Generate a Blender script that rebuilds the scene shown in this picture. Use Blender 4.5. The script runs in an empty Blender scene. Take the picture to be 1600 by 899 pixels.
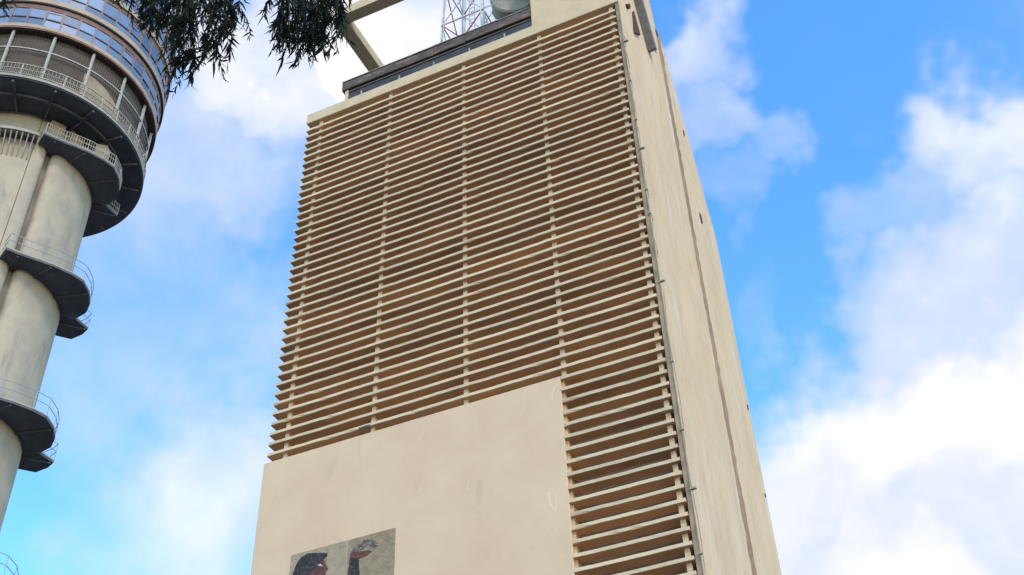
import bpy, bmesh, math, random
from mathutils import Vector, Matrix
R = math.radians
random.seed(7)
scene = bpy.context.scene
col = scene.collection

# ------------------------------------------------------------------ camera
EYE = 1.7
cam_d = bpy.data.cameras.new('camera')
cam = bpy.data.objects.new('camera', cam_d)
col.objects.link(cam)
right = Vector((0.999139, 0.026845, -0.031633))
up = Vector((0.041488, -0.646486, 0.761797))
fwd = Vector((0.0, 0.762453, 0.647043))
cam.matrix_world = Matrix((
    (right.x, up.x, -fwd.x, 0.0),
    (right.y, up.y, -fwd.y, 0.0),
    (right.z, up.z, -fwd.z, EYE),
    (0, 0, 0, 1)))
cam_d.sensor_width = 36.0
cam_d.lens = 41.31
cam_d.clip_start = 0.1
cam_d.clip_end = 6000.0
scene.camera = cam

# ------------------------------------------------------------------ sun, sky, exposure
SUN_AZ = R(-66)          # direction the sun stands in, from +x towards +y
SUN_EL = R(36)
sd = Vector((math.cos(SUN_EL) * math.cos(SUN_AZ), math.cos(SUN_EL) * math.sin(SUN_AZ), math.sin(SUN_EL)))
sun_d = bpy.data.lights.new('sun', 'SUN')
sun_d.energy = 1.5
sun_d.angle = R(11)
sun_d.color = (1.0, 0.86, 0.66)
sun = bpy.data.objects.new('sun', sun_d)
sun.rotation_euler = sd.to_track_quat('Z', 'Y').to_euler()
sun.location = sd * 300
col.objects.link(sun)

scene.view_settings.view_transform = 'Standard'
scene.view_settings.look = 'None'
scene.view_settings.gamma = 1.0
scene.view_settings.exposure = 0.26

world = bpy.data.worlds.new('World')
scene.world = world
world.use_nodes = True
wn, wl = world.node_tree.nodes, world.node_tree.links
wn.clear()


def wnode(t, **k):
    n = wn.new(t)
    for a, b in k.items():
        setattr(n, a, b)
    return n


def wmath(op, a, b=None, clamp=False):
    n = wnode('ShaderNodeMath', operation=op, use_clamp=clamp)
    for i, v in enumerate((a, b)):
        if v is None:
            continue
        if isinstance(v, (int, float)):
            n.inputs[i].default_value = v
        else:
            wl.new(v, n.inputs[i])
    return n.outputs[0]


geo = wnode('ShaderNodeTexCoord')
direc = geo.outputs['Generated']
sky = wnode('ShaderNodeTexSky', sky_type='NISHITA', sun_disc=False)
sky.sun_elevation = SUN_EL
sky.sun_rotation = math.pi / 2 - SUN_AZ
sky.altitude = 0
sky.air_density = 1.0
sky.dust_density = 0.35
sky.ozone_density = 2.0
hsv = wnode('ShaderNodeHueSaturation')
hsv.inputs['Hue'].default_value = 0.5
hsv.inputs['Saturation'].default_value = 1.28
hsv.inputs['Value'].default_value = 2.6
wl.new(sky.outputs[0], hsv.inputs['Color'])

# cloud banks: (direction, angular radius in degrees, weight); the noise everywhere else keeps the sky broken
CLOUDS = [
    ((0.319, 0.838, 0.442), 8.0, 1.25), ((0.380, 0.778, 0.501), 6.5, 1.15), ((0.266, 0.837, 0.478), 3.6, 0.70),
    ((0.237, 0.871, 0.430), 4.0, 0.70), ((0.355, 0.732, 0.581), 4.2, 0.80), ((0.392, 0.696, 0.602), 4.0, 0.80),
    ((0.331, 0.677, 0.657), 2.4, 0.50), ((0.371, 0.646, 0.667), 2.8, 0.60), ((0.311, 0.727, 0.613), 1.8, 0.35),
    ((0.148, 0.626, 0.766), 1.8, 0.50), ((0.158, 0.661, 0.734), 2.0, 0.50), ((0.198, 0.671, 0.715), 1.7, 0.45),
    ((0.179, 0.705, 0.686), 2.0, 0.38), ((0.197, 0.760, 0.620), 1.8, 0.32), ((0.202, 0.813, 0.546), 2.4, 0.34),
    ((-0.097, 0.597, 0.796), 4.6, 1.25), ((-0.167, 0.622, 0.765), 3.5, 0.65), ((-0.120, 0.624, 0.772), 3.0, 0.90),
    ((-0.038, 0.593, 0.804), 3.2, 1.00), ((-0.199, 0.585, 0.786), 3.0, 0.65), ((-0.242, 0.660, 0.711), 4.6, 0.51),
    ((-0.274, 0.687, 0.673), 4.0, 0.44), ((-0.297, 0.734, 0.611), 5.5, 0.44), ((-0.344, 0.730, 0.591), 4.0, 0.37),
    ((-0.251, 0.830, 0.499), 4.6, 0.44), ((-0.289, 0.840, 0.460), 4.0, 0.37), ((-0.207, 0.857, 0.471), 3.0, 0.35),
]
wz = wnode('ShaderNodeTexNoise')
wz.inputs['Scale'].default_value = 7.0
wz.inputs['Detail'].default_value = 4.0
wz.inputs['Roughness'].default_value = 0.56
wl.new(direc, wz.inputs['Vector'])
wsub = wnode('ShaderNodeVectorMath', operation='SUBTRACT')
wl.new(wz.outputs['Color'], wsub.inputs[0]); wsub.inputs[1].default_value = (0.5, 0.5, 0.5)
wma = wnode('ShaderNodeVectorMath', operation='MULTIPLY_ADD')
wl.new(wsub.outputs[0], wma.inputs[0]); wma.inputs[1].default_value = (0.26, 0.26, 0.26); wl.new(direc, wma.inputs[2])
wnm = wnode('ShaderNodeVectorMath', operation='NORMALIZE')
wl.new(wma.outputs[0], wnm.inputs[0])
warped = wnm.outputs[0]
acc = None
for d, rad, w in CLOUDS:
    v = Vector(d).normalized()
    dp = wnode('ShaderNodeVectorMath', operation='DOT_PRODUCT')
    wl.new(warped, dp.inputs[0])
    dp.inputs[1].default_value = v
    mr = wnode('ShaderNodeMapRange', interpolation_type='SMOOTHSTEP')
    wl.new(dp.outputs['Value'], mr.inputs['Value'])
    mr.inputs['From Min'].default_value = math.cos(R(rad * 1.6))
    mr.inputs['From Max'].default_value = math.cos(R(rad * 0.1))
    mr.inputs['To Min'].default_value = 0.0
    mr.inputs['To Max'].default_value = w
    acc = mr.outputs[0] if acc is None else wmath('MAXIMUM', acc, mr.outputs[0])
noise = wnode('ShaderNodeTexNoise')
noise.inputs['Scale'].default_value = 6.5
noise.inputs['Detail'].default_value = 9.0
noise.inputs['Roughness'].default_value = 0.56
noise.inputs['Distortion'].default_value = 0.1
wl.new(direc, noise.inputs['Vector'])
noise2 = wnode('ShaderNodeTexNoise')
noise2.inputs['Scale'].default_value = 2.2
noise2.inputs['Detail'].default_value = 4.0
wl.new(direc, noise2.inputs['Vector'])
n1 = wmath('MULTIPLY', wmath('SUBTRACT', noise.outputs['Fac'], 0.5), 0.95)
n2 = wmath('MULTIPLY', wmath('SUBTRACT', noise2.outputs['Fac'], 0.5), 0.7)
tot = wmath('ADD', wmath('ADD', acc, n1), n2)
mask = wnode('ShaderNodeMapRange', interpolation_type='SMOOTHSTEP')
wl.new(tot, mask.inputs['Value'])
mask.inputs['From Min'].default_value = 0.05
mask.inputs['From Max'].default_value = 0.95
ccol = wnode('ShaderNodeMix', data_type='RGBA')
ccol.inputs['A'].default_value = (4.1, 4.55, 5.5, 1)
ccol.inputs['B'].default_value = (5.95, 5.9, 5.95, 1)
cshade = wnode('ShaderNodeTexNoise')
cshade.inputs['Scale'].default_value = 6.0
cshade.inputs['Detail'].default_value = 3.0
wl.new(warped, cshade.inputs['Vector'])
csm = wnode('ShaderNodeMapRange', interpolation_type='SMOOTHSTEP')
csm.inputs['From Min'].default_value = 0.36
csm.inputs['From Max'].default_value = 0.66
wl.new(cshade.outputs['Fac'], csm.inputs['Value'])
wl.new(wmath('MULTIPLY', mask.outputs[0], csm.outputs[0]), ccol.inputs['Factor'])
smix = wnode('ShaderNodeMix', data_type='RGBA')
wl.new(mask.outputs[0], smix.inputs['Factor'])
wl.new(hsv.outputs[0], smix.inputs['A'])
wl.new(ccol.outputs['Result'], smix.inputs['B'])
bg = wnode('ShaderNodeBackground')
bg.inputs['Strength'].default_value = 0.15
wl.new(smix.outputs['Result'], bg.inputs['Color'])
wo = wnode('ShaderNodeOutputWorld')
wl.new(bg.outputs[0], wo.inputs['Surface'])


# ------------------------------------------------------------------ materials
def mat(name, base, rough=0.85, var=None, scale=1.0, stretch=(1, 1, 1), streak=None, spots=None,
        bump=0.0, bscale=20.0, metallic=0.0, lo=0.4, hi=0.65, obj_rand=0.0, spec=0.3, detail=8):
    """noise-varied paint or concrete; streak = (colour, scale, stretch, lo, hi)"""
    m = bpy.data.materials.new(name)
    m.use_nodes = True
    N, L = m.node_tree.nodes, m.node_tree.links
    b = N['Principled BSDF']
    b.inputs['Roughness'].default_value = rough
    b.inputs['Metallic'].default_value = metallic
    b.inputs['Specular IOR Level'].default_value = spec
    tc = N.new('ShaderNodeTexCoord')
    vec = tc.outputs['Object']
    if obj_rand:
        oi = N.new('ShaderNodeObjectInfo')
        ad = N.new('ShaderNodeVectorMath'); ad.operation = 'MULTIPLY_ADD'
        cx = N.new('ShaderNodeCombineXYZ')
        for k in range(3):
            L.new(oi.outputs['Random'], cx.inputs[k])
        L.new(cx.outputs[0], ad.inputs[0])
        ad.inputs[1].default_value = (37, 53, 71)
        L.new(vec, ad.inputs[2])
        vec = ad.outputs[0]

    def layer(prev, colr, sc, st, l, h, det=8, rgh=0.6):
        mp = N.new('ShaderNodeMapping')
        mp.inputs['Scale'].default_value = st
        L.new(vec, mp.inputs['Vector'])
        nz = N.new('ShaderNodeTexNoise')
        nz.inputs['Scale'].default_value = sc
        nz.inputs['Detail'].default_value = det
        nz.inputs['Roughness'].default_value = rgh
        L.new(mp.outputs[0], nz.inputs['Vector'])
        mr = N.new('ShaderNodeMapRange')
        mr.inputs['From Min'].default_value = l
        mr.inputs['From Max'].default_value = h
        L.new(nz.outputs['Fac'], mr.inputs['Value'])
        mx = N.new('ShaderNodeMix'); mx.data_type = 'RGBA'
        L.new(mr.outputs[0], mx.inputs['Factor'])
        if isinstance(prev, tuple):
            mx.inputs['A'].default_value = prev + (1,)
        else:
            L.new(prev, mx.inputs['A'])
        mx.inputs['B'].default_value = colr + (1,)
        return mx.outputs['Result']
    out = base
    if var:
        out = layer(out, var, scale, stretch, lo, hi, detail)
    for s in (streak or []):
        out = layer(out, *s)
    if obj_rand:
        hs = N.new('ShaderNodeHueSaturation')
        mr = N.new('ShaderNodeMapRange')
        mr.inputs['To Min'].default_value = 1 - obj_rand
        mr.inputs['To Max'].default_value = 1 + obj_rand
        L.new(oi.outputs['Random'], mr.inputs['Value'])
        L.new(mr.outputs[0], hs.inputs['Value'])
        if isinstance(out, tuple):
            hs.inputs['Color'].default_value = out + (1,)
        else:
            L.new(out, hs.inputs['Color'])
        out = hs.outputs[0]
    if isinstance(out, tuple):
        b.inputs['Base Color'].default_value = out + (1,)
    else:
        L.new(out, b.inputs['Base Color'])
    if bump:
        nz = N.new('ShaderNodeTexNoise')
        nz.inputs['Scale'].default_value = bscale
        nz.inputs['Detail'].default_value = 6
        L.new(vec, nz.inputs['Vector'])
        bp = N.new('ShaderNodeBump')
        bp.inputs['Strength'].default_value = bump
        bp.inputs['Distance'].default_value = 0.03
        L.new(nz.outputs['Fac'], bp.inputs['Height'])
        L.new(bp.outputs[0], b.inputs['Normal'])
    return m


M = {}
CREAM = (0.66, 0.465, 0.275)
M['panel'] = mat('cream_render', CREAM, var=(0.600, 0.408, 0.243), scale=0.35, lo=0.35, hi=0.7, bump=0.25, bscale=9,
                 streak=[((0.483, 0.340, 0.204), 1.3, (1, 1, 0.35), 0.58, 0.85), ((0.621, 0.437, 0.261), 6.0, (1, 1, 1), 0.55, 0.9),
                         ((0.386, 0.272, 0.157), 7.0, (1, 1, 0.3), 0.66, 0.86)])
M['side'] = mat('peeling_cream_render', (0.645, 0.445, 0.245), var=(0.56, 0.385, 0.21), scale=0.55, stretch=(1, 1, 0.3), lo=0.36, hi=0.66,
                bump=0.45, bscale=6,
                streak=[((0.63, 0.49, 0.325), 0.8, (1, 1.2, 0.22), 0.52, 0.70), ((0.49, 0.335, 0.18), 1.5, (1, 1, 0.30), 0.57, 0.74),
                        ((0.40, 0.28, 0.16), 3.2, (1, 1, 0.35), 0.64, 0.72), ((0.27, 0.20, 0.13), 5.5, (1, 1.2, 0.30), 0.665, 0.70),
                        ((0.48, 0.20, 0.11), 1.6, (1, 1, 0.5), 0.68, 0.73)])
M['beam'] = mat('pale_painted_beam', (0.618, 0.448, 0.253), var=(0.546, 0.395, 0.227), scale=0.8, bump=0.2, bscale=12,
                streak=[((0.371, 0.286, 0.188), 2.0, (1, 1, 0.3), 0.66, 0.85)])
M['slat_edge'] = mat('slat_edge_paint', (0.618, 0.462, 0.269), var=(0.536, 0.404, 0.244), scale=1.2, stretch=(0.4, 1, 1), obj_rand=0.11, bump=0.3,
                     bscale=14, streak=[((0.309, 0.231, 0.148), 3.5, (1, 1, 1), 0.68, 0.80)])
M['slat_body'] = mat('stained_shaded_slat', (0.618, 0.375, 0.190), var=(0.464, 0.291, 0.165), scale=0.55, stretch=(0.5, 1, 1), lo=0.38, hi=0.62,
                     obj_rand=0.16, bump=0.3, bscale=10,
                     streak=[((0.288, 0.187, 0.120), 0.7, (0.5, 2, 1), 0.60, 0.76), ((0.700, 0.395, 0.160), 1.1, (0.6, 1, 1), 0.62, 0.8)])  # brown mixes staining with the shade and warm bounce painted onto the undersides
M['mullion'] = mat('mullion_paint', (0.618, 0.430, 0.239), var=(0.515, 0.355, 0.198), scale=1.6, bump=0.3, bscale=14,
                   streak=[((0.340, 0.234, 0.140), 4.0, (1, 1, 1), 0.64, 0.76)])
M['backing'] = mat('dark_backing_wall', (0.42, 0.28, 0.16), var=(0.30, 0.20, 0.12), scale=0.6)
M['groove'] = mat('groove_render', (0.340, 0.202, 0.099), var=(0.240, 0.142, 0.070), scale=1.3, stretch=(1, 1, 0.2), bump=0.4, bscale=8,
                  streak=[((0.400, 0.304, 0.196), 2.6, (1, 1, 0.5), 0.56, 0.66)])
M['corner'] = mat('weathered_corner', (0.380, 0.261, 0.149), var=(0.220, 0.154, 0.088), scale=2.5, stretch=(1, 1, 0.5), bump=0.5, bscale=10)
M['roofdark'] = mat('dark_coping', (0.135, 0.095, 0.068), var=(0.07, 0.052, 0.042), scale=2.2, stretch=(0.5, 1, 1), bump=0.3, bscale=12,
                    streak=[((0.23, 0.17, 0.115), 3.0, (0.3, 1, 1), 0.55, 0.68)])
M['slate'] = mat('slate_flashing', (0.062, 0.062, 0.068), var=(0.035, 0.036, 0.034), scale=1.6, stretch=(0.5, 1, 1), bump=0.3, rough=0.85, streak=[((0.12, 0.105, 0.085), 2.6, (0.4, 1, 1), 0.58, 0.7)])
M['coptop'] = mat('coping_lip', (0.36, 0.33, 0.28), var=(0.22, 0.20, 0.17), scale=2.0, stretch=(0.4, 1, 1))
M['steel'] = mat('grey_steel', (0.17, 0.16, 0.15), rough=0.5, metallic=0.3, var=(0.12, 0.11, 0.10), scale=3)
M['pipe'] = mat('weathered_pipe', (0.30, 0.24, 0.155), rough=0.95, var=(0.38, 0.31, 0.21), scale=2.5)
M['mast_white'] = mat('mast_white_paint', (0.62, 0.60, 0.55), rough=0.5, var=(0.45, 0.43, 0.39), scale=1.5)
M['mast_red'] = mat('mast_red_paint', (0.42, 0.09, 0.07), rough=0.5, var=(0.30, 0.09, 0.07), scale=1.5)
M['dish'] = mat('dish_grey', (0.36, 0.32, 0.25), rough=0.9, var=(0.27, 0.24, 0.19), scale=1.2)
M['shaft'] = mat('shaft_concrete', (0.418, 0.341, 0.232), var=(0.330, 0.273, 0.194), scale=0.3, lo=0.35, hi=0.68, bump=0.2, bscale=2.0,
                 streak=[((0.259, 0.222, 0.168), 0.7, (1, 1, 0.3), 0.54, 0.72), ((0.473, 0.387, 0.277), 1.2, (1, 1, 0.6), 0.6, 0.85)])
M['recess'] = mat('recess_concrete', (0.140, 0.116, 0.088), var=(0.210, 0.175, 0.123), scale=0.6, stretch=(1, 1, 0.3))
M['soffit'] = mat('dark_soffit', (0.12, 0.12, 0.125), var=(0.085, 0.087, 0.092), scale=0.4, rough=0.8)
M['rim'] = mat('pale_metal_rim', (0.33, 0.30, 0.24), rough=0.8, var=(0.25, 0.23, 0.19), scale=0.8)
M['rail'] = mat('pale_railing', (0.38, 0.34, 0.26), rough=0.8, var=(0.30, 0.27, 0.21), scale=1.0)
M['thinrail'] = mat('grey_railing', (0.30, 0.31, 0.32), rough=0.5)
M['column'] = mat('pale_green_column', (0.38, 0.37, 0.30), rough=0.8, var=(0.31, 0.30, 0.25), scale=0.8)
M['louvre'] = mat('brown_ribbed_wall', (0.105, 0.078, 0.056), var=(0.085, 0.062, 0.045), scale=0.6)
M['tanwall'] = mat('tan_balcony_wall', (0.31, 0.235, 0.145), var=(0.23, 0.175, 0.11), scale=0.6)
M['slab'] = mat('pink_cream_slab', (0.400, 0.301, 0.198), var=(0.320, 0.242, 0.167), scale=0.5, streak=[((0.330, 0.242, 0.180), 1.2, (1, 1, 0.5), 0.6, 0.8)])
M['fascia'] = mat('red_brown_fascia', (0.20, 0.11, 0.085), var=(0.15, 0.09, 0.07), scale=0.7)
M['frame'] = mat('window_frame', (0.22, 0.15, 0.13), rough=0.5)
M['frame_dark'] = mat('window_transom', (0.04, 0.035, 0.035), rough=0.5)
g = mat('coated_glass', (0.27, 0.28, 0.29), rough=0.12, metallic=0.6, obj_rand=0.3, spec=0.5)
M['glass'] = g
M['leaf'] = mat('gum_leaf', (0.024, 0.030, 0.017), rough=0.85, var=(0.014, 0.018, 0.012), scale=4, obj_rand=0.35, spec=0.08)
M['bark'] = mat('gum_bark', (0.22, 0.17, 0.12), var=(0.34, 0.29, 0.23), scale=3, stretch=(1, 1, 0.3), bump=0.4, bscale=12)
M['ground'] = mat('street_paving', (0.075, 0.07, 0.065), var=(0.11, 0.10, 0.09), scale=0.4, bump=0.2)
M['mos_bg1'] = mat('mosaic_grey_field', (0.360, 0.269, 0.166), var=(0.280, 0.210, 0.130), scale=2.2, bump=0.4, bscale=18,
                   streak=[((0.400, 0.310, 0.197), 7, (1, 1, 1), 0.5, 0.7)])
M['mos_bg2'] = mat('mosaic_olive_field', (0.300, 0.221, 0.124), var=(0.215, 0.156, 0.090), scale=2.2, bump=0.4, bscale=18,
                   streak=[((0.380, 0.292, 0.180), 7, (1, 1, 1), 0.55, 0.75)])
M['mos_dark'] = mat('mosaic_dark_tesserae', (0.026, 0.023, 0.022), var=(0.085, 0.07, 0.06), scale=9, lo=0.48, hi=0.66, bump=0.5, bscale=22)
M['mos_red'] = mat('mosaic_red_tesserae', (0.15, 0.052, 0.036), var=(0.07, 0.038, 0.03), scale=8, lo=0.45, hi=0.62, bump=0.5, bscale=22)
M['mos_grey'] = mat('mosaic_mottled_tesserae', (0.085, 0.065, 0.055), var=(0.27, 0.21, 0.15), scale=6, lo=0.45, hi=0.62, bump=0.5, bscale=22)
M['mos_pale'] = mat('mosaic_pale_tesserae', (0.50, 0.42, 0.32), var=(0.42, 0.35, 0.27), scale=7)
M['scuff'] = mat('pale_plaster_scuff', (0.70, 0.53, 0.35))
M['hole'] = mat('dark_rust_and_shade', (0.05, 0.03, 0.025), var=(0.12, 0.055, 0.03), scale=4)
M['spall'] = mat('broken_concrete', (0.20, 0.17, 0.13), var=(0.07, 0.055, 0.045), scale=5, bump=0.8, bscale=20)

# ribs on the brown balcony wall: a fine wave bump round the drum
_m = M['louvre']
_N, _L = _m.node_tree.nodes, _m.node_tree.links
_tc = _N.new('ShaderNodeTexCoord'); _sx = _N.new('ShaderNodeSeparateXYZ'); _at = _N.new('ShaderNodeMath'); _at.operation = 'ARCTAN2'
_L.new(_tc.outputs['Object'], _sx.inputs[0]); _L.new(_sx.outputs[1], _at.inputs[0]); _L.new(_sx.outputs[0], _at.inputs[1])
_mu = _N.new('ShaderNodeMath'); _mu.operation = 'MULTIPLY'; _mu.inputs[1].default_value = 260
_L.new(_at.outputs[0], _mu.inputs[0])
_si = _N.new('ShaderNodeMath'); _si.operation = 'SINE'; _L.new(_mu.outputs[0], _si.inputs[0])
_bp = _N.new('ShaderNodeBump'); _bp.inputs['Strength'].default_value = 0.8; _bp.inputs['Distance'].default_value = 0.08
_L.new(_si.outputs[0], _bp.inputs['Height']); _L.new(_bp.outputs[0], _N['Principled BSDF'].inputs['Normal'])


# ------------------------------------------------------------------ mesh helpers
class MB:
    def __init__(self):
        self.v, self.f, self.mi = [], [], []

    def quad(self, idx, mi=0):
        self.f.append(idx); self.mi.append(mi)

    def box(self, x0, x1, y0, y1, z0, z1, mi=0):
        b = len(self.v)
        self.v += [(x0, y0, z0), (x1, y0, z0), (x1, y1, z0), (x0, y1, z0), (x0, y0, z1), (x1, y0, z1), (x1, y1, z1), (x0, y1, z1)]
        for q in ((0, 3, 2, 1), (4, 5, 6, 7), (0, 1, 5, 4), (1, 2, 6, 5), (2, 3, 7, 6), (3, 0, 4, 7)):
            self.quad(tuple(b + i for i in q), mi)
        return self

    def bar(self, a, b, w, t=None, mi=0):
        """square bar between two points"""
        a, b = Vector(a), Vector(b)
        t = t or w
        d = (b - a).normalized()
        s = d.cross(Vector((0, 0, 1)))
        if s.length < 1e-3:
            s = Vector((1, 0, 0))
        s.normalize()
        u = s.cross(d)
        n = len(self.v)
        for p in (a, b):
            for i, j in ((-1, -1), (1, -1), (1, 1), (-1, 1)):
                self.v.append(tuple(p + s * (i * w / 2) + u * (j * t / 2)))
        for q in ((3, 2, 1, 0), (4, 5, 6, 7), (0, 1, 5, 4), (1, 2, 6, 5), (2, 3, 7, 6), (3, 0, 4, 7)):
            self.quad(tuple(n + i for i in q), mi)
        return self

    def tube(self, pts, rad, seg=8, mi=0):
        pts = [Vector(p) for p in pts]
        n0 = len(self.v)
        for k, p in enumerate(pts):
            d = (pts[min(k + 1, len(pts) - 1)] - pts[max(k - 1, 0)]).normalized()
            s = d.cross(Vector((0.13, 0.21, 0.97)))
            s.normalize()
            u = s.cross(d)
            r = rad[k] if isinstance(rad, (list, tuple)) else rad
            for i in range(seg):
                a = 2 * math.pi * i / seg
                self.v.append(tuple(p + s * (r * math.cos(a)) + u * (r * math.sin(a))))
        for k in range(len(pts) - 1):
            for i in range(seg):
                a, b = n0 + k * seg + i, n0 + k * seg + (i + 1) % seg
                self.quad((a, b, b + seg, a + seg), mi)
        self.quad(tuple(n0 + i for i in reversed(range(seg))), mi)
        e = n0 + (len(pts) - 1) * seg
        self.quad(tuple(e + i for i in range(seg)), mi)
        return self

    def arc(self, r0, r1, z0, z1, a0, a1, seg, mi=0):
        """curved block round the z axis; angles in degrees"""
        full = abs(a1 - a0) >= 359.99
        n0 = len(self.v)
        cnt = seg if full else seg + 1
        for i in range(cnt):
            a = R(a0 + (a1 - a0) * i / seg)
            c, s = math.cos(a), math.sin(a)
            self.v += [(r0 * c, r0 * s, z0), (r1 * c, r1 * s, z0), (r1 * c, r1 * s, z1), (r0 * c, r0 * s, z1)]
        for i in range(seg):
            a, b = n0 + 4 * i, n0 + 4 * ((i + 1) % cnt)
            for k in range(4):
                k2 = (k + 1) % 4
                self.quad((a + k, b + k, b + k2, a + k2), mi)
        if not full:
            self.quad((n0 + 3, n0 + 2, n0 + 1, n0), mi)
            e = n0 + 4 * seg
            self.quad((e, e + 1, e + 2, e + 3), mi)
        return self

    def prism(self, poly, axis, lo, hi, mi=0):
        """polygon of 2-D points extruded along an axis: 'x' -> (y,z), 'y' -> (x,z), 'z' -> (x,y)"""
        n0, k = len(self.v), len(poly)
        for t in (lo, hi):
            for a, b in poly:
                self.v.append({'x': (t, a, b), 'y': (a, t, b), 'z': (a, b, t)}[axis])
        self.quad(tuple(n0 + i for i in range(k)), mi)
        self.quad(tuple(n0 + k + i for i in reversed(range(k))), mi)
        for i in range(k):
            j = (i + 1) % k
            self.quad((n0 + i, n0 + k + i, n0 + k + j, n0 + j), mi)
        return self

    def mesh(self, name, mats, bevel=0.0, smooth=False, fix=True):
        me = bpy.data.meshes.new(name)
        me.from_pydata(self.v, [], self.f)
        mats = mats if isinstance(mats, (list, tuple)) else [mats]
        for m in mats:
            me.materials.append(M[m])
        for p, i in zip(me.polygons, self.mi):
            p.material_index = i
        if fix or bevel:
            bm = bmesh.new(); bm.from_mesh(me)
            bmesh.ops.recalc_face_normals(bm, faces=bm.faces)
            if bevel:
                bmesh.ops.bevel(bm, geom=list(bm.edges), offset=bevel, segments=1, affect='EDGES', clamp_overlap=True)
            bm.to_mesh(me); bm.free()
        if smooth:
            for p in me.polygons:
                p.use_smooth = True
            if hasattr(me, 'set_sharp_from_angle'):
                me.set_sharp_from_angle(angle=R(35))
        me.update()
        return me

    def build(self, name, mats, parent=None, bevel=0.0, smooth=False):
        return link(name, self.mesh(name, mats, bevel, smooth), parent)


def link(name, me, parent=None, loc=None, rot=None):
    o = bpy.data.objects.new(name, me)
    col.objects.link(o)
    o.parent = parent
    if loc is not None:
        o.location = loc
    if rot is not None:
        o.rotation_euler = rot
    return o


def thing(name, label, cat, loc=(0, 0, 0), rz=0.0, group=None):
    o = bpy.data.objects.new(name, None)
    col.objects.link(o)
    o.location = loc
    o.rotation_euler = (0, 0, rz)
    o['label'] = label
    o['category'] = cat
    if group:
        o['group'] = group
    return o


# ------------------------------------------------------------------ ground
gm = MB()
gm.v = [(-2500, -2500, 0), (2500, -2500, 0), (2500, 2500, 0), (-2500, 2500, 0)]
gm.f = [(0, 1, 2, 3)]; gm.mi = [0]
ground = gm.build('ground', 'ground')
ground['kind'] = 'structure'

# ------------------------------------------------------------------ the louvred exchange building
# local axes: x along the louvred front, y into the building, z up; front plane at y = 0
YAW = -0.4086
hx = Vector((math.cos(YAW), math.sin(YAW), 0)); nx = Vector((-math.sin(YAW), math.cos(YAW), 0))
BO = hx * (-20.4) + nx * 40.0
B = thing('office_block', 'tall cream concrete block with horizontal louvre slats across its front', 'building', BO, YAW)
XL, XR = -10.42, 10.352
SLAT0, SP, NUP = 56.64, 0.6032, 40
PT = 32.66                       # top of the blank panel
PX = 5.24                        # right edge of the blank panel

# core (behind the slats) and the taller end block
core = MB()
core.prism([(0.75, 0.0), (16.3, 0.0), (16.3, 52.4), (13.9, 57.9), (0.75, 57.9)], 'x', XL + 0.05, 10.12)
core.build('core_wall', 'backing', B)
blk = MB()
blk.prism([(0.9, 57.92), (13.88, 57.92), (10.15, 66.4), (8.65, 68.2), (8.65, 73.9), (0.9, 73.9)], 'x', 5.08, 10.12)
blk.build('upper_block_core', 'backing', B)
# side wall skins, either side of the recessed joint
EL = [(9.15 + random.gauss(0, 0.045), z_ * 0.4) for z_ in range(0, 168)]
EL[0] = (9.1, 0.0)
EH = [(10.2 + random.gauss(-0.02, 0.07), z_ * 0.4) for z_ in range(0, 166)]
sw = MB(); sw.prism([(0.26, 0.0), *EL, (8.7, 68.3), (8.7, 74.0), (0.745, 74.0), (0.745, 57.27), (0.26, 57.27)], 'x', 10.125, 10.352)
sw.build('side_wall', 'side', B)
sw = MB(); sw.prism([*EH[::-1], (16.42, 0.0), (16.42, 52.5), (13.95, 58.0)], 'x', 10.125, 10.352)
sw.build('side_wall', 'side', B)
sw = MB()
pts = []
zz = 0.0
lo_e, hi_e = [], []
while zz <= 66.2:                 # ragged plaster edges of the joint
    lo_e.append((8.8, zz)); hi_e.append((10.7, zz))
    zz += 1.1
sw.prism(lo_e + hi_e[::-1], 'x', 10.13, 10.335)
sw.build('joint_strip', 'groove', B)

# weathered corner
cs = MB()
zs = [i * 1.0 for i in range(0, 57)] + [57.27]
prof = [(10.165 + random.uniform(-0.012, 0.02), z) for z in zs]
cs.prism([(10.36, 0.0)] + [(10.36, 57.27)] + prof[::-1], 'y', 0.06, 0.255)
cs.build('corner_edge', 'corner', B)

# top beam
tb = MB(); tb.prism([(-10.42, 57.28), (10.352, 57.28), (10.352, 74.0), (5.04, 74.0), (5.04, 58.13), (-10.42, 58.13)], 'y', -0.02, 0.74)
tb.build('top_beam', 'beam', B, bevel=0.03)

# blank panel
pn = MB(); pn.box(-10.5, PX, -0.0, 0.6, 3.0, PT)
pn.build('blank_panel', 'panel', B, bevel=0.03)
bs = MB(); bs.box(-10.5, 10.1, 0.02, 0.74, 0.0, 2.98)
bs.build('base_wall', 'panel', B)

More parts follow.
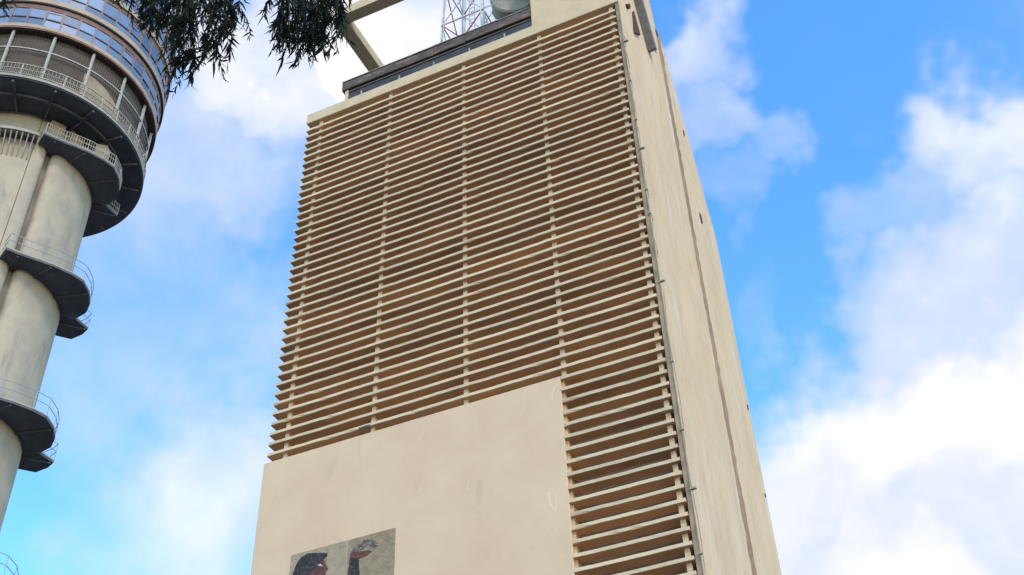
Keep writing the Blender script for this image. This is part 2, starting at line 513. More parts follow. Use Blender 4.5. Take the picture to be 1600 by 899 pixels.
# slats: edge strip and stained, shade-toned body in one mesh each, a few variants shared between alike slats
def slat_mesh(x0, x1, seed, chip=None):
    rnd = random.Random(seed)
    s = MB()
    n = max(4, int((x1 - x0) / 0.42))
    th, dep = 0.158, 0.56
    rows = []
    for i in range(n + 1):
        x = x0 + (x1 - x0) * i / n
        dz = rnd.gauss(0, 0.0035) + 0.008 * math.cos((x + 9.44) * 2 * math.pi / 4.93) * rnd.uniform(0.6, 1.0)
        dy = rnd.gauss(0, 0.006)
        cz = -th / 2 + dz; ct = th / 2 + dz
        lowcut = abs(rnd.gauss(0, 0.006))
        if rnd.random() < 0.045:
            lowcut += rnd.uniform(0.02, 0.075)
        yb = dy + (0.02 if lowcut > 0.02 else 0)
        rows.append([(x, dy, ct), (x, yb, cz + lowcut), (x, dy + 0.04, cz - 0.01), (x, dep, cz - 0.02), (x, dep, ct - 0.03)])
    b0 = 0
    for r_ in rows:
        s.v += r_
    for i in range(n):
        a, b = i * 5, (i + 1) * 5
        for k in range(5):
            k2 = (k + 1) % 5
            s.quad((a + k, b + k, b + k2, a + k2), 0 if k == 0 else 1)
    s.quad((0, 1, 2, 3, 4), 1)
    e = n * 5
    s.quad((e + 4, e + 3, e + 2, e + 1, e), 1)
    return s.mesh('louvre_slat', ['slat_edge', 'slat_body'])


long_slats = [slat_mesh(-10.36, 10.14, 11 + k) for k in range(14)]
short_slats = [slat_mesh(PX + 0.01, 10.14, 41 + k) for k in range(6)]
slat_z = []
for i in range(NUP):
    z = SLAT0 - i * SP
    slat_z.append(z)
    o = link('louvre_slat', long_slats[(i * 5 + i // 14) % 14], B, (random.uniform(-0.02, 0.02), random.uniform(-0.008, 0.008), z))
    o.rotation_euler = (random.uniform(-0.01, 0.01), random.uniform(-0.0006, 0.0006), 0)
    if i == 12:
        o['label'] = 'slat with a dark stained stretch near its middle'
z = slat_z[-1]
low_z = []
for i in range(24):
    z -= 0.575 if i == 0 else 0.626
    low_z.append(z)
    link('louvre_slat', short_slats[(i * 5 + i // 3) % 6], B, (random.uniform(-0.015, 0.0), random.uniform(-0.008, 0.008), z))

# mullions behind the slat edges
for x, z0 in ((-9.44, PT), (-4.51, PT), (0.44, PT), (5.36, PT), (9.86, 12.0)):
    mu = MB()
    mu.box(x - 0.11, x + 0.11, 0.19, 0.70, z0 + 0.004, 57.27)
    mu.build('mullion', 'mullion', B)
mu = MB(); mu.box(PX + 0.003, PX + 0.12, 0.19, 0.70, 12.0, PT - 0.004)
mu.build('mullion', 'mullion', B)

# broken patch on the lowest full slat beside a mullion
sp = MB()
for k in range(14):
    x = -4.55 - 0.045 * k
    hgt = 0.05 * (1 - k / 14)
    sp.box(x - 0.05, x + 0.02, -0.02 - 0.01 * random.random(), 0.03, slat_z[-1] - 0.10 - 0.02 * random.random(), slat_z[-1] - 0.03 + hgt * random.random() * 1.6)
sp.build('broken_slat_patch', 'spall', B)

# recessed roof upstand and dark coping
up_ = MB(); up_.box(-7.62, 5.02, 0.06, 0.9, 58.131, 59.01)
up_.build('roof_upstand', 'slate', B)
ul = MB(); ul.box(-7.72, -7.5, 0.0, 0.058, 58.131, 59.0)
ul.build('upstand_end_post', 'beam', B)
cp = MB()
cx0, cx1 = -7.95, 5.02
seg = 6
for k in range(seg):
    a = cx0 + (cx1 - cx0) * k / seg; b = cx0 + (cx1 - cx0) * (k + 1) / seg
    c1 = MB(); dz = random.uniform(-0.02, 0.02)
    c1.box(a + 0.008, b - 0.008, -0.10 + random.uniform(-0.015, 0.015), 0.95, 59.02 + dz, 59.74 + dz)
    c1.build('coping_length', 'roofdark', B, bevel=0.03)
    c2 = MB(); c2.box(a + 0.004, b - 0.004, -0.15, 0.98, 59.765 + dz, 59.83 + dz)
    c2.build('coping_lip', 'coptop', B, bevel=0.012)
fl = MB(); fl.box(-7.45, 5.0, 0.0, 0.058, 58.78, 58.88)
fl.build('flashing_strip', 'roofdark', B)
for k in range(5):
    x = -6.6 + k * 2.5 + random.uniform(-0.2, 0.2)
    c3 = MB(); c3.box(x, x + 0.09, 0.01, 0.058, 58.14, 58.14 + random.uniform(0.15, 0.4))
    c3.build('flashing_clip', 'coptop', B)

# open concrete frame above the roof
rf = MB(); rf.box(-9.1, 5.035, -0.42, 0.38, 66.6, 67.45)
rf.build('roof_frame_beam', 'beam', B, bevel=0.02)
rf = MB(); rf.box(-9.1, -8.2, 0.383, 14.0, 66.6, 67.45)
rf.build('roof_frame_beam', 'beam', B, bevel=0.02)
rf = MB(); rf.box(-9.0, -8.4, 13.2, 13.8, 57.9, 66.595)
rf.build('roof_frame_post', 'beam', B)

# corner downpipe with brackets
dp = MB()
dp.tube([(10.40 + random.uniform(-0.012, 0.012), 0.03, z) for z in range(0, 58, 2)] + [(10.40, 0.03, 57.6)], 0.024, 8)
pipe = dp.build('downpipe', 'pipe', B, smooth=True)
for k, z in enumerate((14, 18.4, 22.6, 25.4, 28.2, 31.7, 36.2, 40.5, 42.1, 45.0, 47.2, 50.3, 53.6)):
    br = MB(); br.box(10.345, 10.62 if k % 3 == 0 else 10.47, -0.03, 0.10, z, z + 0.07)
    link('pipe_bracket', br.mesh('pipe_bracket', 'pipe'), pipe)
# loose cables clinging to the corner
cab = MB()
p = []
for k in range(60):
    z = 38 + k * 0.28
    p.append((10.37 + 0.012 * math.sin(k), 0.34 + 0.13 * math.sin(k * 0.9) + 0.07 * math.sin(k * 2.3), z))
cab.tube(p, 0.018, 5)
p = []
for k in range(40):
    z = 22 + k * 0.36
    p.append((10.37, 0.42 + 0.16 * math.sin(k * 0.35) + 0.03 * math.sin(k * 2.1), z))
cab.tube(p, 0.015, 5)
cab.build('loose_cable', 'pipe', B, smooth=True)

# fittings near the top of the side wall
sb = MB(); sb.bar((10.52, 3.7, 63.8), (10.52, 5.85, 59.35), 0.75, 0.34)
brk = sb.build('slanting_bracket', 'steel', B, bevel=0.03)
sb2 = MB(); sb2.bar((10.72, 4.1, 63.9), (10.72, 6.2, 59.6), 0.06, 0.40)
link('bracket_flange', sb2.mesh('bracket_flange', 'rim'), brk)
hb = MB(); hb.prism([(2.75, 57.6), (3.9, 58.7), (3.2, 60.2)], 'x', 10.353, 10.50)
hb.build('bracket_shadow', 'hole', B)  # dark triangle standing in for the shadow between bar and wall
hb = MB(); hb.tube([(10.30, 1.95, 59.2), (10.55, 1.95, 59.1)], 0.16, 10)
hb.build('pipe_stub', 'hole', B)
for y, z, w, h in ((9.25, 65.2, 0.35, 0.8), (12.6, 50.9, 0.5, 0.9), (15.9, 39.0, 0.18, 0.4), (16.0, 33.4, 0.15, 0.25), (12.2, 58.2, 0.2, 0.6)):
    hb = MB()
    hb.prism([(y - w / 2, z), (y - w * 0.1, z - h * 0.5), (y + w / 2, z - h * 0.2), (y + w * 0.35, z + h * 0.4), (y - w * 0.2, z + h * 0.5)], 'x', 10.353, 10.40)
    hb.build('spalled_patch', 'hole', B)

# pale scuffs on the panel: thin plaster smears
def scuff(pts, w):
    s = MB()
    for a, b in zip(pts, pts[1:]):
        s.bar((a[0], -0.004, a[1]), (b[0], -0.004, b[1]), 0.006, w)
    s.build('plaster_scuff', 'scuff', B)
scuff([(4.77, 31.5), (4.82, 31.85), (4.95, 32.1), (5.15, 32.25)], 0.05)
scuff([(4.40, 26.95), (4.36, 26.6), (4.42, 26.3), (4.60, 26.05)], 0.10)
scuff([(4.62, 26.0), (4.70, 26.3), (4.66, 26.8)], 0.04)
scuff([(0.55, 28.1), (0.62, 28.5)], 0.04)

# ------------------------------------------------------------------ mosaic on the panel
MO = thing('mosaic_panel', 'mosaic with dark haired head and raised arm on the cream wall', 'mosaic',
           BO + hx * 0.0 + nx * 0.0 + Vector((0, 0, 0)), YAW)
mp_ = MB(); mp_.box(-8.32, -5.345, -0.035, -0.003, 19.2, 27.18); mp_.build('grey_field', 'mos_bg1', MO)
mp_ = MB(); mp_.box(-5.335, -2.95, -0.035, -0.003, 19.2, 27.18); mp_.build('olive_field', 'mos_bg2', MO)
mp_ = MB(); mp_.box(-5.3455, -5.3345, -0.037, -0.003, 19.2, 27.18); mp_.build('field_joint', 'mos_pale', MO)


def piece(name, poly, m, y=-0.046):
    p_ = MB(); p_.prism(poly, 'y', y, -0.036)
    return p_.build(name, m, MO)


hair = [(-8.14, 26.19), (-8.05, 26.5), (-7.95, 26.74), (-7.77, 26.94), (-7.46, 27.05), (-7.08, 26.99), (-6.39, 26.81), (-6.38, 26.66), (-6.54, 26.55), (-6.67, 26.46),
        (-6.94, 26.39), (-7.15, 26.19), (-7.24, 25.96), (-7.3, 25.2), (-7.5, 24.4), (-8.0, 24.6)]
piece('hair', hair, 'mos_dark')
piece('hair_edge', [(-8.22, 26.0), (-8.15, 26.19), (-8.01, 24.6), (-8.2, 24.6)], 'mos_grey')
face = [(-7.235, 25.96), (-7.145, 26.185), (-6.935, 26.385), (-6.665, 26.455), (-6.545, 26.53), (-6.42, 26.27), (-6.27, 25.98), (-6.4, 25.9), (-6.4, 25.6), (-6.45, 25.0), (-6.8, 24.5),
        (-7.49, 24.4), (-7.295, 25.2)]
piece('face', face, 'mos_red')
piece('eye', [(-6.84, 26.33), (-6.7, 26.36), (-6.56, 26.22), (-6.72, 26.24)], 'mos_pale', -0.052)
piece('nose', [(-6.54, 26.5), (-6.43, 26.55), (-6.24, 26.0), (-6.265, 25.97), (-6.415, 26.27)], 'mos_bg2', -0.045)
piece('mouth', [(-6.75, 25.75), (-6.48, 25.78), (-6.48, 25.66), (-6.7, 25.64)], 'mos_dark', -0.052)
piece('arm', [(-5.3, 24.0), (-5.24, 25.49), (-5.2, 26.22), (-5.12, 26.285), (-4.73, 26.105), (-4.64, 25.34), (-4.6, 24.0)], 'mos_dark')
piece('palm', [(-5.17, 26.51), (-5.0, 26.53), (-4.55, 26.44), (-4.19, 26.4), (-4.08, 26.3), (-4.31, 26.17), (-4.73, 26.11), (-5.12, 26.29), (-5.19, 26.23)], 'mos_red', -0.048)
piece('fingers', [(-5.16, 26.55), (-4.88, 26.78), (-4.54, 26.98), (-4.25, 26.93), (-4.04, 26.85), (-3.78, 26.63), (-3.95, 26.62), (-3.76, 26.48), (-3.92, 26.50), (-3.81, 26.34), (-4.11, 26.55), (-4.3, 26.72),
                  (-4.55, 26.53), (-5.0, 26.54)], 'mos_grey', -0.050)
piece('forehead_shadow', [(-6.95, 26.37), (-7.14, 26.17), (-7.0, 26.1), (-6.84, 26.25)], 'mos_dark', -0.050)

# origin at the foot of the mosaic
MO.location = BO + hx * (-5.63) + Vector((0, 0, 19.2))
for c_ in MO.children:
    c_.location = (5.63, 0, -19.2)

# ------------------------------------------------------------------ lattice mast on the roof
MA = thing('lattice_mast', 'red and white steel lattice mast standing on the roof', 'mast', BO + hx * (-1.8) + nx * 6.2 + Vector((0, 0, 57.9)), YAW)
HM, W0, W1 = 52.0, 1.9, 0.4


def corner(k, z):
    w = W0 + (W1 - W0) * z / HM
    return Vector((w * (-1, 1, 1, -1)[k], w * (-1, -1, 1, 1)[k], z))


def band(z):
    return 'mast_white' if int(z // 18) % 2 == 0 else 'mast_red'


levels = [0.0]
while levels[-1] < HM - 0.8:
    levels.append(min(HM, levels[-1] + max(1.6, 5.6 - levels[-1] * 0.09)))
for k in range(4):
    for z0, z1 in ((0, 18), (18, 36), (36, 52)):
        lg = MB()
        a, b = corner(k, z0), corner(k, z1)
        sx, sy = (-1, 1, 1, -1)[k], (-1, -1, 1, 1)[k]
        o1 = Vector((-sx * 0.11, 0, 0)); o2 = Vector((0, -sy * 0.11, 0))
        lg.bar(a + o1, b + o1, 0.24, 0.03); lg.bar(a + o2, b + o2, 0.03, 0.24)
        lg.build('mast_leg', band(z0 + 1), MA)
for i in range(len(levels) - 1):
    z0, z1 = levels[i], levels[i + 1]
    for k in range(4):
        k2 = (k + 1) % 4
        br = MB()
        br.bar(corner(k, z0), corner(k2, z1), 0.07)
        br.bar(corner(k2, z0), corner(k, z1), 0.07)
        br.build('cross_brace', 'mast_red' if (i + k) % 4 == 1 else band(z0), MA)
        hz = MB(); hz.bar(corner(k, z1), corner(k2, z1), 0.08)
        hz.build('horizontal_strut', band(z0), MA)
ld = MB()
for s in (-0.2, 0.2):
    ld.bar((s, -0.05, 0), (s, -0.05, HM), 0.05)
for k in range(118):
    ld.bar((-0.2, -0.05, 0.3 + k * 0.43), (0.2, -0.05, 0.3 + k * 0.43), 0.03)
ld.build('ladder', 'mast_white', MA)


# drum antennas on their own poles behind the coping
def drum(loc, r, dep, az, el, name, label):
    t = thing(name, label, 'antenna', BO + hx * loc[0] + nx * loc[1] + Vector((0, 0, 57.9)), YAW, 'drum antennas on the roof')
    ph = loc[2] - 57.9
    pl = MB(); pl.tube([(0, 0.35, 0), (0, 0.35, ph + r * 0.6)], 0.09, 10); pl.build('pole', 'steel', t, smooth=True)
    d = Vector((math.cos(az) * math.cos(el), math.sin(az) * math.cos(el), math.sin(el)))
    c = Vector((0, 0, ph))
    q = d.to_track_quat('Z', 'Y')
    s = MB()
    prof_ = [(0.12, -dep * 0.75), (r * 0.55, -dep * 0.55), (r * 0.96, -dep * 0.05), (r, 0.0), (r, dep * 0.75), (r * 0.97, dep * 0.8), (r * 0.5, dep * 0.9)]
    n = 32
    for rr, zz_ in prof_:
        for i in range(n):
            a = 2 * math.pi * i / n
            s.v.append(tuple(c + q @ Vector((rr * math.cos(a), rr * math.sin(a), zz_))))
    for j in range(len(prof_) - 1):
        for i in range(n):
            a, b = j * n + i, j * n + (i + 1) % n
            s.quad((a, b, b + n, a + n))
    s.quad(tuple(range(n))); s.quad(tuple((len(prof_) - 1) * n + i for i in range(n)))
    s.build('drum', 'dish', t, smooth=True)
    hm = MB()
    for zz_ in (0.0, dep * 0.72):
        hm.tube([c + q @ Vector((r * 1.02 * math.cos(2 * math.pi * i / 24), r * 1.02 * math.sin(2 * math.pi * i / 24), zz_)) for i in range(25)], 0.035, 6)
    hm.build('hoop', 'coptop', t, smooth=True)
    ar = MB(); ar.bar((0, 0.35, ph), tuple(c - d * dep * 0.5), 0.12); ar.build('mount_arm', 'steel', t)


drum((2.75, 2.9, 64.6), 1.35, 1.1, R(-70), R(2), 'drum_antenna', 'large grey drum antenna beside the lattice mast')
drum((4.35, 2.7, 64.9), 0.8, 0.8, R(-35), R(0), 'drum_antenna', 'smaller grey drum antenna close against the taller end block')

# ------------------------------------------------------------------ communications tower
TC = Vector((-71.812, 120.029, 0))
T = thing('communications_tower', 'round concrete tower with glazed drum and ring balconies', 'tower', TC)
Z = lambda z: z + EYE
SR = 10.42


def shaft_seg(a0, a1, e0=False, e1=False):
    """one bulging lobe of the shaft; e0 / e1 round the edge that meets a deep recess"""
    n = max(6, int((a1 - a0) / 1.0))
    s = MB()
    for i in range(n + 1):
        t = i / n
        t = 0.5 - 0.5 * math.cos(math.pi * t)
        a = a0 + (a1 - a0) * t
        r_ = SR
        for on, d in ((e0, a - a0), (e1, a1 - a)):
            if on and d < 9:
                q = 1 - d / 9
                r_ -= 1.0 * (1 - math.sqrt(max(0, 1 - q * q * 0.98)))
        c, sn = math.cos(R(a)), math.sin(R(a))
        s.v += [(8.6 * c, 8.6 * sn, 0), (r_ * c, r_ * sn, 0), (r_ * c, r_ * sn, Z(130.0)), (8.6 * c, 8.6 * sn, Z(130.0))]
    for i in range(n):
        a, b = 4 * i, 4 * i + 4
        for k in range(4):
            k2 = (k + 1) % 4
            s.quad((a + k, b + k, b + k2, a + k2))
    s.quad((3, 2, 1, 0)); e = 4 * n; s.quad((e, e + 1, e + 2, e + 3))
    s.build('shaft_lobe', 'shaft', T, smooth=True)


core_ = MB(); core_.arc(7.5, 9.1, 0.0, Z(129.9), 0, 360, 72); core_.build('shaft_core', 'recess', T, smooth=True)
for k in range(3):
    o = 120 * k
    shaft_seg(-58 + o + 0.22, -46.6 + o, False, True); shaft_seg(-41.8 + o, 6 + o - 0.22, True); shaft_seg(6.22 + o, 62 + o - 0.22)
# ribbed collar on the upper left of the shaft
for k in range(14):
    a = R(-60 - k * 3.6)
    rb = MB()
    d = Vector((math.cos(a), math.sin(a), 0))
    rb.bar(d * 10.45 + Vector((0, 0, Z(121.2))), d * 11.9 + Vector((0, 0, Z(124.6))), 0.14, 0.35)
    rb.build('collar_rib', 'rim', T)
cl = MB(); cl.arc(11.4, 12.2, Z(124.6), Z(125.1), -115, -57, 30); cl.build('collar_ring', 'rim', T, smooth=True)
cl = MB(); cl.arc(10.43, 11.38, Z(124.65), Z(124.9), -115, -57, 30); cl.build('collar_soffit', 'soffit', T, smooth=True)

PLAT = [(9.6, -56), (12.8, -54.5), (12.75, -47), (12.9, -42), (13.35, -36), (14.0, -29), (14.9, -20), (15.5, -13), (15.2, -4), (14.6, 5), (13.9, 12), (12.7, 18), (9.6, 19)]
PLAT2 = [(9.6, 21), (12.5, 20), (14.3, 27), (13.9, 33), (13.0, 41), (9.6, 46)]


def platform(zr, rail_h, fancy, wide=1.0):
    z = Z(zr)
    t = bpy.data.objects.new('ring_platform', None); col.objects.link(t); t.parent = T; t.location = (0, 0, z)
    for poly in (PLAT, PLAT2):
        pts = [((9.6 + (r_ - 9.6) * wide) * math.cos(R(a)), (9.6 + (r_ - 9.6) * wide) * math.sin(R(a))) for r_, a in poly]
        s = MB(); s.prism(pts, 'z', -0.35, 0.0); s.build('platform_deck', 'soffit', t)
        ed = MB()
        inner = pts[1:-1]
        for a, b in zip(pts[:-1], pts[1:]):
            ed.bar((a[0], a[1], 0.0), (b[0], b[1], 0.0), 0.12, 0.22)
        ed.build('deck_edge', 'rim', t)
        # brackets below
        for r_, a in poly[2:-2:3]:
            bk = MB()
            d = Vector((math.cos(R(a)), math.sin(R(a)), 0))
            bk.bar(d * 10.0 + Vector((0, 0, -0.5)), d * (r_ - 0.3) + Vector((0, 0, -0.45)), 0.25, 0.3)
            bk.build('bracket', 'soffit', t)
        mname = 'rail' if fancy else 'thinrail'
        rl = MB()
        for h_ in ((rail_h, rail_h * 0.55, 0.25) if fancy else (rail_h, rail_h * 0.55)):
            for a, b in zip(pts[:-1], pts[1:]):
                rl.bar((a[0], a[1], h_), (b[0], b[1], h_), 0.09 if fancy else 0.07)
        rl.build('handrail', mname, t)
        for a in pts[1:-1]:
            ps = MB(); ps.bar((a[0], a[1], 0), (a[0], a[1], rail_h), 0.10 if fancy else 0.07); ps.build('rail_post', mname, t)
        if fancy:
            bl = MB()
            for a, b in zip(pts[:-1], pts[1:]):
                L_ = math.hypot(b[0] - a[0], b[1] - a[1]); n = max(1, int(L_ / 0.33))
                for i in range(n):
                    x = a[0] + (b[0] - a[0]) * i / n; y = a[1] + (b[1] - a[1]) * i / n
                    bl.bar((x, y, 0.2), (x, y, rail_h), 0.05)
            o = bl.build('balusters', mname, t); o['kind'] = 'stuff'
    return t


platform(125.0, 2.0, True)
platform(103.3, 2.5, False)
platform(81.7, 2.5, False)
platform(60.6, 2.5, False)

# cabin block standing on the upper platform
cb = MB(); cb.prism([(-1.1, 0), (1.1, 0), (1.1, 2.6), (0.4, 3.6), (-1.1, 2.9)], 'y', -0.9, 0.9)
o = cb.build('deck_cabin', 'tanwall', T, bevel=0.05)
a = R(-17); o.location = (13.4 * math.cos(a), 13.4 * math.sin(a), Z(125.02)); o.rotation_euler = (0, 0, a + R(60))
for a_ in (-52, -36):
    cb = MB(); cb.arc(10.43, 11.3, Z(125.02), Z(129.5), a_, a_ + 11, 5); cb.build('shaft_pilaster', 'tanwall', T)

# the drum: floor slab, soffit beams, balcony
fs = MB(); fs.arc(9.9, 16.75, Z(130.05), Z(130.6), 0, 360, 120); fs.build('balcony_floor', 'soffit', T, smooth=True)
fr = MB(); fr.arc(16.76, 16.95, Z(130.2), Z(130.66), 0, 360, 144); fr.build('balcony_rim', 'rim', T, smooth=True)
rb = MB(); rb.arc(13.6, 14.0, Z(129.55), Z(130.04), 0, 360, 96); rb.build('soffit_ring_beam', 'soffit', T, smooth=True)
for k in range(18):
    a = R(-65 + 20 * k + 8)
    d = Vector((math.cos(a), math.sin(a), 0))
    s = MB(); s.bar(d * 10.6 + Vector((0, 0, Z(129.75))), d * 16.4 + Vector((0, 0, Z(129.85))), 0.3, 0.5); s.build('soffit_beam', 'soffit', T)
    s = MB(); s.bar(d * 10.6 + Vector((0, 0, Z(129.45))), d * 13.5 + Vector((0, 0, Z(129.5))), 0.07, 0.07); s.build('soffit_conduit', 'rim', T)
iw = MB(); iw.arc(14.3, 15.9, Z(130.62), Z(140.6), 0, 360, 120); iw.build('balcony_wall', 'louvre', T, smooth=True)
for a0, a1, h_ in ((-130, -86, 1.3), (-84, -66, 1.2), (-64, -46.5, 1.5), (-20, 30, 1.6)):
    s = MB(); s.arc(15.91, 16.0, Z(130.62), Z(130.6 + h_), a0, a1, 14); s.build('low_wall', 'tanwall', T, smooth=True)
s = MB()                 # tan piece shaped like the sunlit area, top edge along the overhang's shadow
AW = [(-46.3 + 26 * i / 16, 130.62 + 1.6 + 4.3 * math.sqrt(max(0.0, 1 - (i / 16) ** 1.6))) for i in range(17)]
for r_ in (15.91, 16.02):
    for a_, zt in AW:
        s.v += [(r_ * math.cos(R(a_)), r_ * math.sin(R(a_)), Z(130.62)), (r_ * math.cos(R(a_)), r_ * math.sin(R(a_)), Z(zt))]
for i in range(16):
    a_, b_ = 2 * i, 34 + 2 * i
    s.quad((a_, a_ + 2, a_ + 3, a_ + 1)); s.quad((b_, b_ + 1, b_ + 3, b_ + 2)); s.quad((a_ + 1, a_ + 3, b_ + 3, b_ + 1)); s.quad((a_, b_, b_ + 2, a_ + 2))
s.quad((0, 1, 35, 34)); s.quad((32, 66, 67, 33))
s.build('sunlit_wall_shape', 'tanwall', T)
# columns every 20 degrees
for k in range(18):
    a = R(-65 + 20 * k)
    c_ = Vector((math.cos(a), math.sin(a), 0))
    s = MB(); s.bar(c_ * 16.45 + Vector((0, 0, Z(130.62))), c_ * 16.45 + Vector((0, 0, Z(140.5))), 0.32, 0.32); s.build('balcony_column', 'column', T)
for zr, w in ((136.7, 0.16),):
    s = MB(); s.arc(16.4, 16.6, Z(zr), Z(zr) + 0.2, 0, 360, 144); s.build('balcony_tie_ring', 'column', T, smooth=True)
rl = bpy.data.objects.new('balcony_railing', None); col.objects.link(rl); rl.parent = T; rl.location = (0, 0, Z(130.62))
for h_, w in ((2.35, 0.14), (1.35, 0.09), (0.35, 0.10)):
    s = MB(); s.arc(16.72, 16.86, h_, h_ + w, 0, 360, 144); s.build('rail_ring', 'rail', rl, smooth=True)
bl = MB()
for i in range(420):
    a = 2 * math.pi * i / 420
    c_ = Vector((16.79 * math.cos(a), 16.79 * math.sin(a), 0))
    bl.bar(c_ + Vector((0, 0, 0.3)), c_ + Vector((0, 0, 2.35 if i % 2 else 1.4)), 0.05)
o = bl.build('balusters', 'rail', rl); o['kind'] = 'stuff'
for k in range(36):
    a = R(-65 + 10 * k + 0.5)
    c_ = Vector((16.79 * math.cos(a), 16.79 * math.sin(a), 0))
    s = MB(); s.bar(c_, c_ + Vector((0, 0, 2.4)), 0.18, 0.12); s.build('rail_post', 'rail', rl)

# slabs and glazed storeys
def ring(name, r0, r1, z0, z1, m):
    s = MB(); s.arc(r0, r1, Z(z0), Z(z1), 0, 360, 144); return s.build(name, m, T, smooth=True)


ring('drum_soffit', 14.3, 16.7, 140.62, 140.9, 'louvre')
ring('slab_edge_trim', 16.7, 17.12, 140.55, 140.8, 'fascia')
ring('floor_slab', 14.5, 17.10, 140.92, 141.65, 'slab')


def storey(z0, zt, z1, rad):
    t = bpy.data.objects.new('window_band', None); col.objects.link(t); t.parent = T; t.location = (0, 0, Z(z0))
    H, HT = z1 - z0, zt - z0
    core = MB(); core.arc(rad - 0.9, rad - 0.32, 0, H, 0, 360, 90); core.build('inner_wall', 'frame_dark', t, smooth=True)
    s = MB(); s.arc(rad - 0.12, rad + 0.10, HT - 0.10, HT + 0.10, 0, 360, 135); s.build('transom', 'frame_dark', t, smooth=True)
    half = math.tan(R(4)) * rad - 0.10
    def pane(h0, h1):
        p_ = MB(); p_.box(-half, half, -0.03, 0.03, h0, h1); return p_.mesh('window_pane', 'glass')
    lo_, hi_ = pane(0.04, HT - 0.12), pane(HT + 0.12, H - 0.04)
    fr_ = MB(); fr_.box(-half, half, -0.10, 0.10, HT + 0.10, HT + 0.22); fr_.box(-half, half, -0.10, 0.10, H - 0.5, H - 0.36)
    fr_.box(-half, -half + 0.12, -0.10, 0.10, HT + 0.10, H - 0.36); fr_.box(half - 0.12, half, -0.10, 0.10, HT + 0.10, H - 0.36)
    frm = fr_.mesh('opening_light_frame', 'frame')
    po = MB(); po.box(-0.11, 0.11, -0.16, 0.10, 0, H); pom = po.mesh('window_post', 'frame')
    for k in range(45):
        a = R(-64.2 + 8 * k)
        link('window_post', pom, t, (rad * math.cos(a), rad * math.sin(a), 0), (0, 0, a + R(90)))
        a += R(4)
        rc = rad * math.cos(R(4))
        for m_ in (lo_, hi_):
            link('window_pane', m_, t, (rc * math.cos(a), rc * math.sin(a), 0), (random.uniform(-0.012, 0.012), 0, a + R(90) + random.uniform(-0.02, 0.02)))
        if k % 5 in (4,):
            link('opening_light_frame', frm, t, (rc * math.cos(a), rc * math.sin(a), 0), (0, 0, a + R(90)))


storey(141.66, 143.3, 145.35, 16.95)
ring('fascia_band', 14.5, 17.02, 145.36, 146.35, 'fascia')
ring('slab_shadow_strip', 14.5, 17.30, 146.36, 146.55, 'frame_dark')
ring('floor_slab', 14.5, 17.38, 146.56, 147.45, 'slab')
storey(147.46, 148.95, 151.7, 17.2)
ring('fascia_band', 14.5, 17.25, 151.71, 152.5, 'fascia')
ring('floor_slab', 14.5, 17.5, 152.51, 153.5, 'slab')
storey(153.51, 155.0, 157.6, 17.2)
ring('fascia_band', 14.5, 17.2, 157.61, 158.6, 'fascia')
ring('roof_slab', 0.5, 17.4, 158.61, 159.6, 'slab')
ring('mast_stage', 0.5, 6.5, 159.61, 176.0, 'shaft')
ring('mast_cap', 0.3, 1.2, 176.01, 205.0, 'mast_red')

# ------------------------------------------------------------------ gum tree overhead
GT = thing('gum_tree', 'gum tree with drooping dark leaf sprays hanging in from above', 'tree', (-9.4, 4.4, 0))
GO = Vector((-9.4, 4.4, 0))
tr = MB()
tr.tube([(0, 0, 0), (0.1, 0.05, 2), (-0.1, 0.2, 4.5), (0.15, 0.1, 7), (0.6, 0.3, 9.4), (0.9, 0.4, 12.0)], [0.34, 0.28, 0.24, 0.20, 0.16, 0.10], 12)
tr.build('trunk', 'bark', GT, smooth=True)


def limb(pts, r0, r1):
    l = MB()
    n = len(pts)
    l.tube([Vector(p) - GO for p in pts], [r0 + (r1 - r0) * i / (n - 1) for i in range(n)], 8)
    l.build('limb', 'bark', GT, smooth=True)


limb([(-8.9, 4.6, 8.6), (-7.0, 5.2, 10.6), (-5.0, 5.7, 11.6), (-3.2, 6.0, 12.0), (-1.8, 6.2, 12.1), (-1.0, 6.3, 11.9)], 0.13, 0.03)
limb([(-5.0, 5.7, 11.6), (-4.4, 6.0, 11.4), (-3.8, 6.4, 11.25), (-3.1, 6.5, 11.3)], 0.05, 0.015)
limb([(-7.0, 5.2, 10.6), (-6.0, 5.7, 10.7), (-5.2, 6.0, 10.7), (-4.6, 6.1, 10.75)], 0.05, 0.015)


def leaf_verts(s, base, dirv, length, width, rnd):
    d = dirv.normalized()
    side = d.cross(Vector((rnd.uniform(-1, 1), rnd.uniform(-1, 1), rnd.uniform(-0.3, 0.3))))
    if side.length < 1e-3:
        side = Vector((1, 0, 0))
    side.normalize()
    bend = side * rnd.uniform(-0.25, 0.25) * length
    nrm = side.cross(d) * rnd.uniform(-0.12, 0.12) * length
    b0 = len(s.v)
    prof_ = ((0.0, 0.12), (0.22, 0.85), (0.45, 1.0), (0.72, 0.62), (1.0, 0.03))
    for t, w in prof_:
        c = base + d * (length * t) + bend * (t * t) + nrm * (t * t)
        s.v += [tuple(c - side * (w * width / 2)), tuple(c + side * (w * width / 2))]
    for i in range(4):
        a = b0 + 2 * i
        s.quad((a, a + 1, a + 3, a + 2))


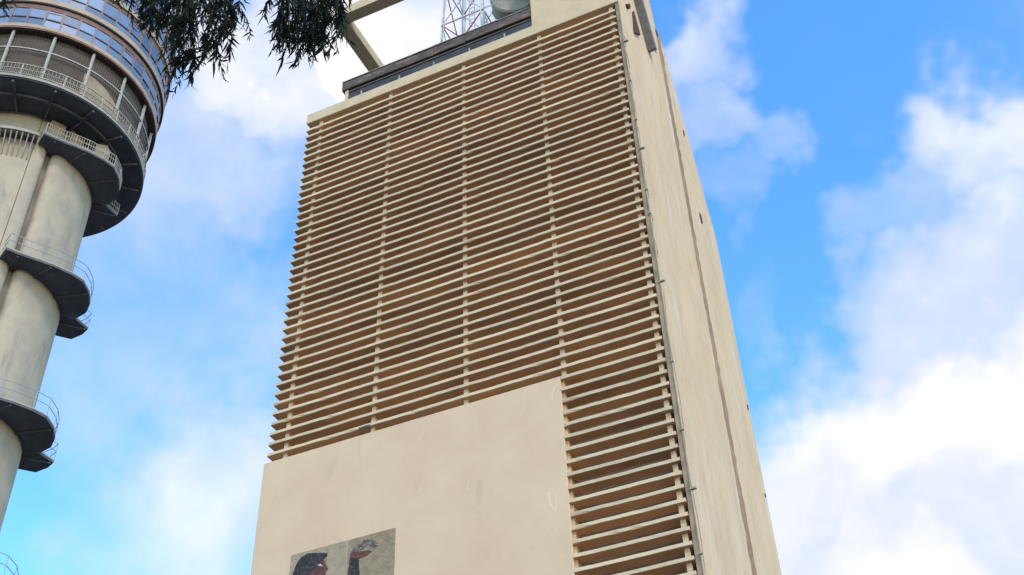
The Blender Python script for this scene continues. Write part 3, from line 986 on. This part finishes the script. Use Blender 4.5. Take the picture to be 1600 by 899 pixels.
def spray_mesh(seed):
    rnd = random.Random(seed)
    s = MB()
    L_ = rnd.uniform(0.26, 0.44)
    sway = Vector((rnd.uniform(-0.6, 0.6), rnd.uniform(-0.6, 0.6), 0))
    pts = []
    for i in range(6):
        t = i / 5
        pts.append(Vector((0, 0, 0)) + sway * (L_ * (t - 0.4 * t * t)) + Vector((0, 0, -L_ * (0.35 * t + 0.65 * t * t))))
    s.tube(pts, [0.006, 0.005, 0.004, 0.0035, 0.003, 0.002], 4)
    nl = rnd.randint(18, 24)
    for i in range(nl):
        t = 0.12 + 0.88 * i / (nl - 1)
        k = min(4, int(t * 5)); f_ = t * 5 - k
        p_ = pts[k].lerp(pts[k + 1], f_)
        d = Vector((rnd.gauss(0, 0.40), rnd.gauss(0, 0.40), -1.0))
        leaf_verts(s, p_, d, rnd.uniform(0.085, 0.155), rnd.uniform(0.013, 0.022), rnd)
    return s.mesh('leaf_spray', 'leaf', fix=False)


sprays = [spray_mesh(100 + k) for k in range(14)]


def view_dir(px, py):
    return (right * ((px - 800) / 1836.1) - up * ((py - 449.5) / 1836.1) + fwd).normalized()


def inside(p_, poly):
    x, y = p_; c = False
    for i in range(len(poly)):
        (x1, y1), (x2, y2) = poly[i], poly[i - 1]
        if (y1 > y) != (y2 > y) and x < (x2 - x1) * (y - y1) / (y2 - y1) + x1:
            c = not c
    return c


rnd = random.Random(5)
twigs = MB()


def clump(poly, n, d0, d1, anchor):
    xs = [p_[0] for p_ in poly]; ys = [p_[1] for p_ in poly]
    k = 0
    anchor = Vector(anchor)
    while k < n:
        q = (rnd.uniform(min(xs), max(xs)), rnd.uniform(min(ys), max(ys)))
        if not inside(q, poly):
            continue
        k += 1
        p_ = view_dir(*q) * rnd.uniform(d0, d1) + Vector((0, 0, EYE))
        o = link('leaf_spray', sprays[rnd.randrange(14)], GT, p_ - GO, (rnd.uniform(-0.15, 0.15), rnd.uniform(-0.15, 0.15), rnd.uniform(0, 6.28)))
        sc_ = rnd.uniform(0.85, 1.15)
        o.scale = (sc_, sc_, sc_)
        if k % 3 == 0:
            m_ = p_.lerp(anchor, 0.5) + Vector((0, 0, 0.10))
            twigs.tube([p_ - GO, m_ - GO, anchor - GO], [0.005, 0.008, 0.012], 4)


clump([(212, -70), (300, -75), (358, -60), (378, 10), (372, 38), (345, 62), (322, 80), (293, 96), (276, 84), (268, 40), (228, 5)], 175, 11.0, 12.6, (-3.0, 6.3, 11.5))
clump([(445, -70), (560, -70), (545, -5), (520, 42), (490, 62), (450, 58), (430, 38), (422, 0)], 140, 10.8, 12.2, (-2.0, 6.2, 11.9))
clump([(-80, -70), (40, -75), (30, -40), (-10, -25), (-60, 5)], 34, 10.8, 12.0, (-4.7, 6.1, 10.9))
clump([(180, -60), (240, -60), (230, -25), (195, -30)], 14, 11, 12, (-3.6, 6.3, 11.3))
# the crown goes on above and to the left of the picture
for k in range(90):
    p_ = Vector((rnd.uniform(-9.5, -1.0), rnd.uniform(3.8, 5.6), rnd.uniform(10.8, 13.2)))
    o = link('leaf_spray', sprays[rnd.randrange(14)], GT, p_ - GO, (rnd.uniform(-0.2, 0.2), rnd.uniform(-0.2, 0.2), rnd.uniform(0, 6.28)))
    an = Vector((p_.x - 0.3, 5.6 if p_.x > -6 else 4.8, 11.7 if p_.x > -6 else 10.4))
    twigs.tube([p_ - GO, (p_.lerp(an, 0.5) + Vector((0, 0, 0.15))) - GO, an - GO], [0.005, 0.008, 0.012], 4)
twigs.build('twigs', 'bark', GT)
